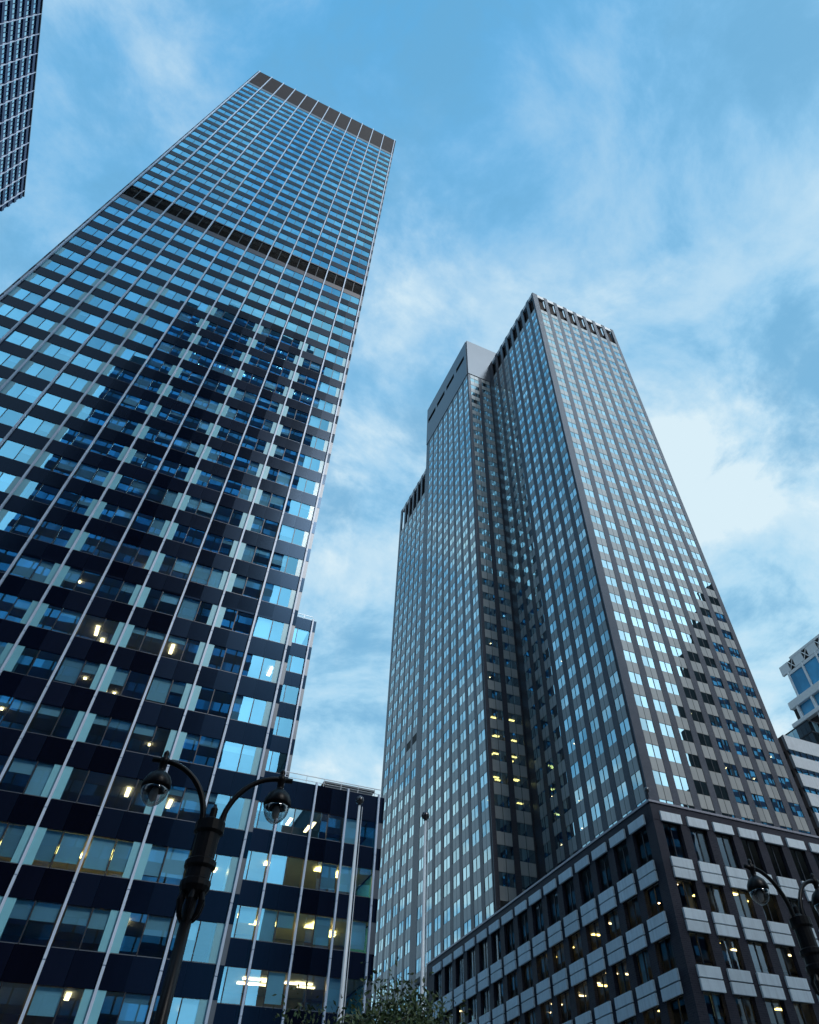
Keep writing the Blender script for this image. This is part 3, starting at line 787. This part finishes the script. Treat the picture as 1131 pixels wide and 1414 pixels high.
for i, y in enumerate(ys):
    b = MB(); b.fbox(FE, y - .2, y + .2, -.5, .4, EZ + .645 * ex, EZ + .697 * ex, 'bluewhite'); b.build('mullion', E_)
    b = MB(); b.fbox(FE, y + 1.4 - .32, y + 1.4 + .32, -.5, .6, 0, EZ + .646 * ex, 'bluewhite'); b.build('mullion', E_)
    if i < 6:
        b = MB(); b.fquad(FE, y - pit + .31, y - .31, -.1, EZ + .649 * ex, EZ + .692 * ex, 'glassB', J(.02), J(.02)); b.build('window', E_)
        b = MB(); b.fquad(FE, y - pit + 1.86, y + .94, -.1, EZ + .6130 * ex, EZ + .6355 * ex, 'glassB', J(.02), J(.02)); b.build('window', E_)
    # cross brace in a dark square opening
    yc = y - pit * .42; z0, z1 = EZ + .697 * ex, ET - .36
    if i < 6:
        b = MB(); b.fbox(FE, yc - .95, yc + .95, -.1, .02, z0, z1, 'louvre')
        for s in (-1, 1):
            P = [Vector(FE.p(yc - .95 * s, .1, z0)), Vector(FE.p(yc + .95 * s, .1, z1))]; b.tube(P, .13, 'bluewhite', 6)
        b.fbox(FE, yc + .96, yc + .96 + pit - 1.92, -.5, .15, z0, z1, 'bluewhite'); b.build('cross_brace', E_)
b = MB(); b.fbox(FE, y2 - 2.2, y2, -.12, -.08, EZ + .649 * ex, EZ + .692 * ex, 'glassB'); b.build('corner_window', E_)
b = MB(); b.tube([(ex + 12, 90, ET - 1), (ex + 12, 90, ET + 11)], .12, 'steel', 6); b.build('mast', E_)

# ================================================================== across the street, seen in the glass
def opposite(name, label, boxes, loc, band, lights=()):
    G = thing(name, label, 'skyscraper', loc)
    for x0, x1, yf, yb, z in boxes:
        F = Face((0, yf), (1, 0), (0, 1))
        b = MB(); b.box(x0, x1, yb, yf - .4, 0, z, 'roomdk'); b.build('wall', G)
        bw = MB(); bs = MB(); k = 0
        while 4 + k * 3.8 < z - 4:
            zz = 4 + k * 3.8
            bs.fbox(F, x0, x1, -.4, .06, zz, zz + band, 'steelblue')
            q = x0 + .1
            while q < x1 - .2: bw.fquad(F, q, min(q + 3.2, x1 - .1), -.1, zz + band, zz + 3.8, 'oppglass', J(.01), J(.01)); q += 3.2
            k += 1
        bs.fbox(F, x0, x1, -.4, .08, 4 + k * 3.8, z, 'beltgrey')
        q = x0 + 1.5
        while q < x1: bs.fbox(F, q - .12, q + .12, -.3, .14, 4, z, 'aludk'); q += 3.2
        bs.build('facade_frame', G); bw.build('ribbon_windows', G, kind='stuff')
    return G
G = opposite('ribbon_office_tower', 'dark ribbon window tower mirrored in the glass tower across the street', [(-33, 15.5, -25, -60, 205), (-37, -33, -25, -58, 171), (-26, 9, -27, -56, 216)], (-10, -45, 0), 1.9)
FG = Face((0, -25), (1, 0), (0, 1)); rg = random.Random(9)
for k in range(58): lamp_at(FG, rg.uniform(-27, 13), .12, 4 + rg.choice([49, 49, 50, 45, 46]) * 3.8 + 2.3 + rg.uniform(0, .8), rg.choice('CSC'), G)
opposite('broad_office_block', 'dark ribbon window block across the street mirrored in the low wing glass', [(39, 132, -25, -60, 112)], (85, -42, 0), 1.8)
opposite('street_wall_block', 'dark office block across the street mirrored in the lower left windows', [(-150, -38, -25, -60, 96)], (-95, -42, 0), 1.8)
opposite('stepped_office_tower', 'dark stepped tower mirrored in the brick tower windows', [(184, 189, -40, -60, 118), (189, 194, -40, -60.1, 141), (194, 202, -40, -60.2, 163), (202, 211, -40, -60.3, 180), (211, 221, -40, -60.4, 196), (221, 233, -40, -60.5, 211), (233, 246, -40, -60.6, 229), (246, 330, -40, -60.7, 246)], (220, -60, 0), 1.7)

# ================================================================== street lamps
def street_lamp(x, y, ax, label, span=1.05, H=0.):
    """twin-arm lamp; ax is the unit direction of the arms"""
    L = thing('street_lamp', label, 'street lamp', (x, y, .15), 'twin arm street lamps')
    o = Vector((x, y, 0)); a = Vector((*ax, 0)).normalized()
    b = MB(); b.lathe(o, [(.3, .15), (.3, .3), (.24, .45), (.2, 1.2), (.22, 1.3), (.15, 1.45)], 'black'); b.build('base', L, smooth=False)
    b = MB(); b.lathe(o, [(.115, 1.45), (.085, 6.05)], 'black'); b.build('pole', L, smooth=True)
    b = MB()
    b.lathe(o, [(.11, 5.98), (.21, 6.05), (.24, 6.12), (.24, 6.2), (.2, 6.24), (.2, 6.38), (.25, 6.42), (.25, 6.5), (.195, 6.54), (.195, 6.92), (.245, 6.96), (.245, 7.12), (.11, 7.17), (.06, 7.22), (.06, 7.36), (.035, 7.4), (.02, 7.44)], 'black', 16)
    b.build('hub', L)
    b = MB()
    for k in range(6):
        w = k * math.pi / 3 + .3; e = Vector((math.cos(w), math.sin(w), 0))
        b.tube([o + e * .16 + Vector((0, 0, 6.06)), o + e * .19 + Vector((0, 0, 5.92)), o + e * .16 + Vector((0, 0, 5.76)), o + e * .10 + Vector((0, 0, 5.66))], [.04, .05, .04, .02], 'black', 8)
    b.build('bracket_ring', L)
    for s in (-1, 1):
        d = a * s; pts = []
        for t in range(15):
            w = t / 14 * math.pi / 2
            pts.append(o + d * (.15 + (span - .15) * (1 - math.cos(w))) + Vector((0, 0, 7.05 + (1.0) * math.sin(w))))
        pts.append(o + d * (span + .2) + Vector((0, 0, 8.05)))
        b = MB(); b.tube(pts, [.05] * 8 + [.045] * 8, 'black', 10); arm = b.build('arm', L, smooth=True)
        h = o + d * span + Vector((0, 0, 7.58))
        b = MB()
        b.lathe(h, [(.235, -.02), (.245, .02), (.232, .1), (.185, .19), (.115, .25), (.075, .28), (.055, .31), (.065, .33), (.06, .41), (.08, .43), (.08, .51), (.04, .54), (.05, .58), (.045, .62), (.015, .66)], 'black', 22)
        hd = b.build('lamp_head', L, smooth=True)
        b = MB(); b.lathe(h, [(.227, -.02), (.22, -.09), (.195, -.17), (.14, -.25), (.07, -.30), (.02, -.315)], 'globe', 22); b.build('globe', hd, smooth=True)
        b = MB(); b.lathe(h, [(.05, -.02), (.07, -.1), (.06, -.2), (.02, -.24)], 'capwhite', 10); b.build('bulb', hd, smooth=True)
    return L
street_lamp(1.60, 12.87, (.997, -.06), 'black twin arm street lamp in front of the glass tower')
street_lamp(15.0, 12.75, (1., .04), 'black twin arm street lamp in front of the brick podium')

# ================================================================== flagpoles
def flagpole(x, y, h, label):
    P = thing('flagpole', label, 'flagpole', (x, y, .15), 'bare flagpoles on the pavement')
    b = MB(); b.lathe((x, y, 0), [(.2, .15), (.2, .35), (.12, .4)], 'pole'); b.build('base', P)
    b = MB(); b.lathe((x, y, 0), [(.085, .4), (.075, h * .5), (.042, h - .15)], 'pole', 14); b.build('pole', P, smooth=True)
    b = MB(); b.lathe((x, y, h), [(.02, -.16), (.07, -.14), (.05, -.1), (.13, -.06), (.15, .03), (.12, .12), (.05, .165), (.0, .17)], 'ball', 14); b.build('finial', P, smooth=True)
    b = MB(); b.tube([(x + .13, y - .03, 1.2), (x + .1, y - .03, h - .2)], .012, 'pole', 5); b.build('halyard', P)
flagpole(7.8, 23.75, EZ + 11.56, 'bare white flagpole with dark ball before the low wing')
flagpole(10.4, 23.85, EZ + 11.5, 'bare white flagpole with dark ball before the brick tower slab')

# ================================================================== street tree
def tree(x, y, h, r, label, seed):
    rt = random.Random(seed)
    K = thing('street_tree', label, 'tree', (x, y, .15))
    b = MB(); tips = []
    b.tube([(x, y, .1), (x + .05, y, 1.2), (x - .04, y + .05, 2.6)], [.17, .13, .11], 'bark', 10)
    for k in range(11):
        w = k * 2.4 + rt.uniform(-.3, .3); rr = r * rt.uniform(.45, .95); zt_ = h * rt.uniform(.6, .97); z0 = rt.uniform(2.2, 3.4)
        p0 = Vector((x, y, min(z0, 2.6))); p2 = Vector((x + math.cos(w) * rr, y + math.sin(w) * rr, zt_)); p1 = (p0 + p2) / 2 + Vector((0, 0, .4))
        b.tube([p0, p1, p2], [.07, .04, .012], 'bark', 6); tips += [p1, p2]
        for _ in range(3):
            q = p1.lerp(p2, rt.uniform(.1, .9)); e = q + Vector((rt.uniform(-.8, .8), rt.uniform(-.8, .8), rt.uniform(-.1, .9))); b.tube([q, e], [.022, .006], 'bark', 5); tips.append(e)
    b.tube([(x - .04, y + .05, 2.6), (x, y, h * .8), (x + .05, y, h * .97)], [.1, .05, .012], 'bark', 6); tips.append(Vector((x, y, h * .95)))
    b.build('trunk', K)
    b = MB()
    for c_ in tips:
        for _ in range(170):
            p = c_ + Vector((rt.gauss(0, .27), rt.gauss(0, .27), rt.gauss(0, .24)))
            s = rt.uniform(.028, .075); a = Vector((rt.gauss(0, 1), rt.gauss(0, 1), rt.gauss(0, .6))).normalized(); e = a.orthogonal().normalized()
            e = (Matrix.Rotation(rt.uniform(0, 6.28), 3, a) @ e); g = a.cross(e)
            b.face([p - e * s, p + g * s * .45 + a * s * .12, p + e * s, p - g * s * .45 + a * s * .12], 'leaf')
    b.build('crown', K)
tree(5.95, 16.3, 5.62, .85, 'dark leafy street tree in front of the flagpoles', 4)
tree(7.3, 17.0, 5.85, .8, 'dark leafy street tree before the podium end', 8)
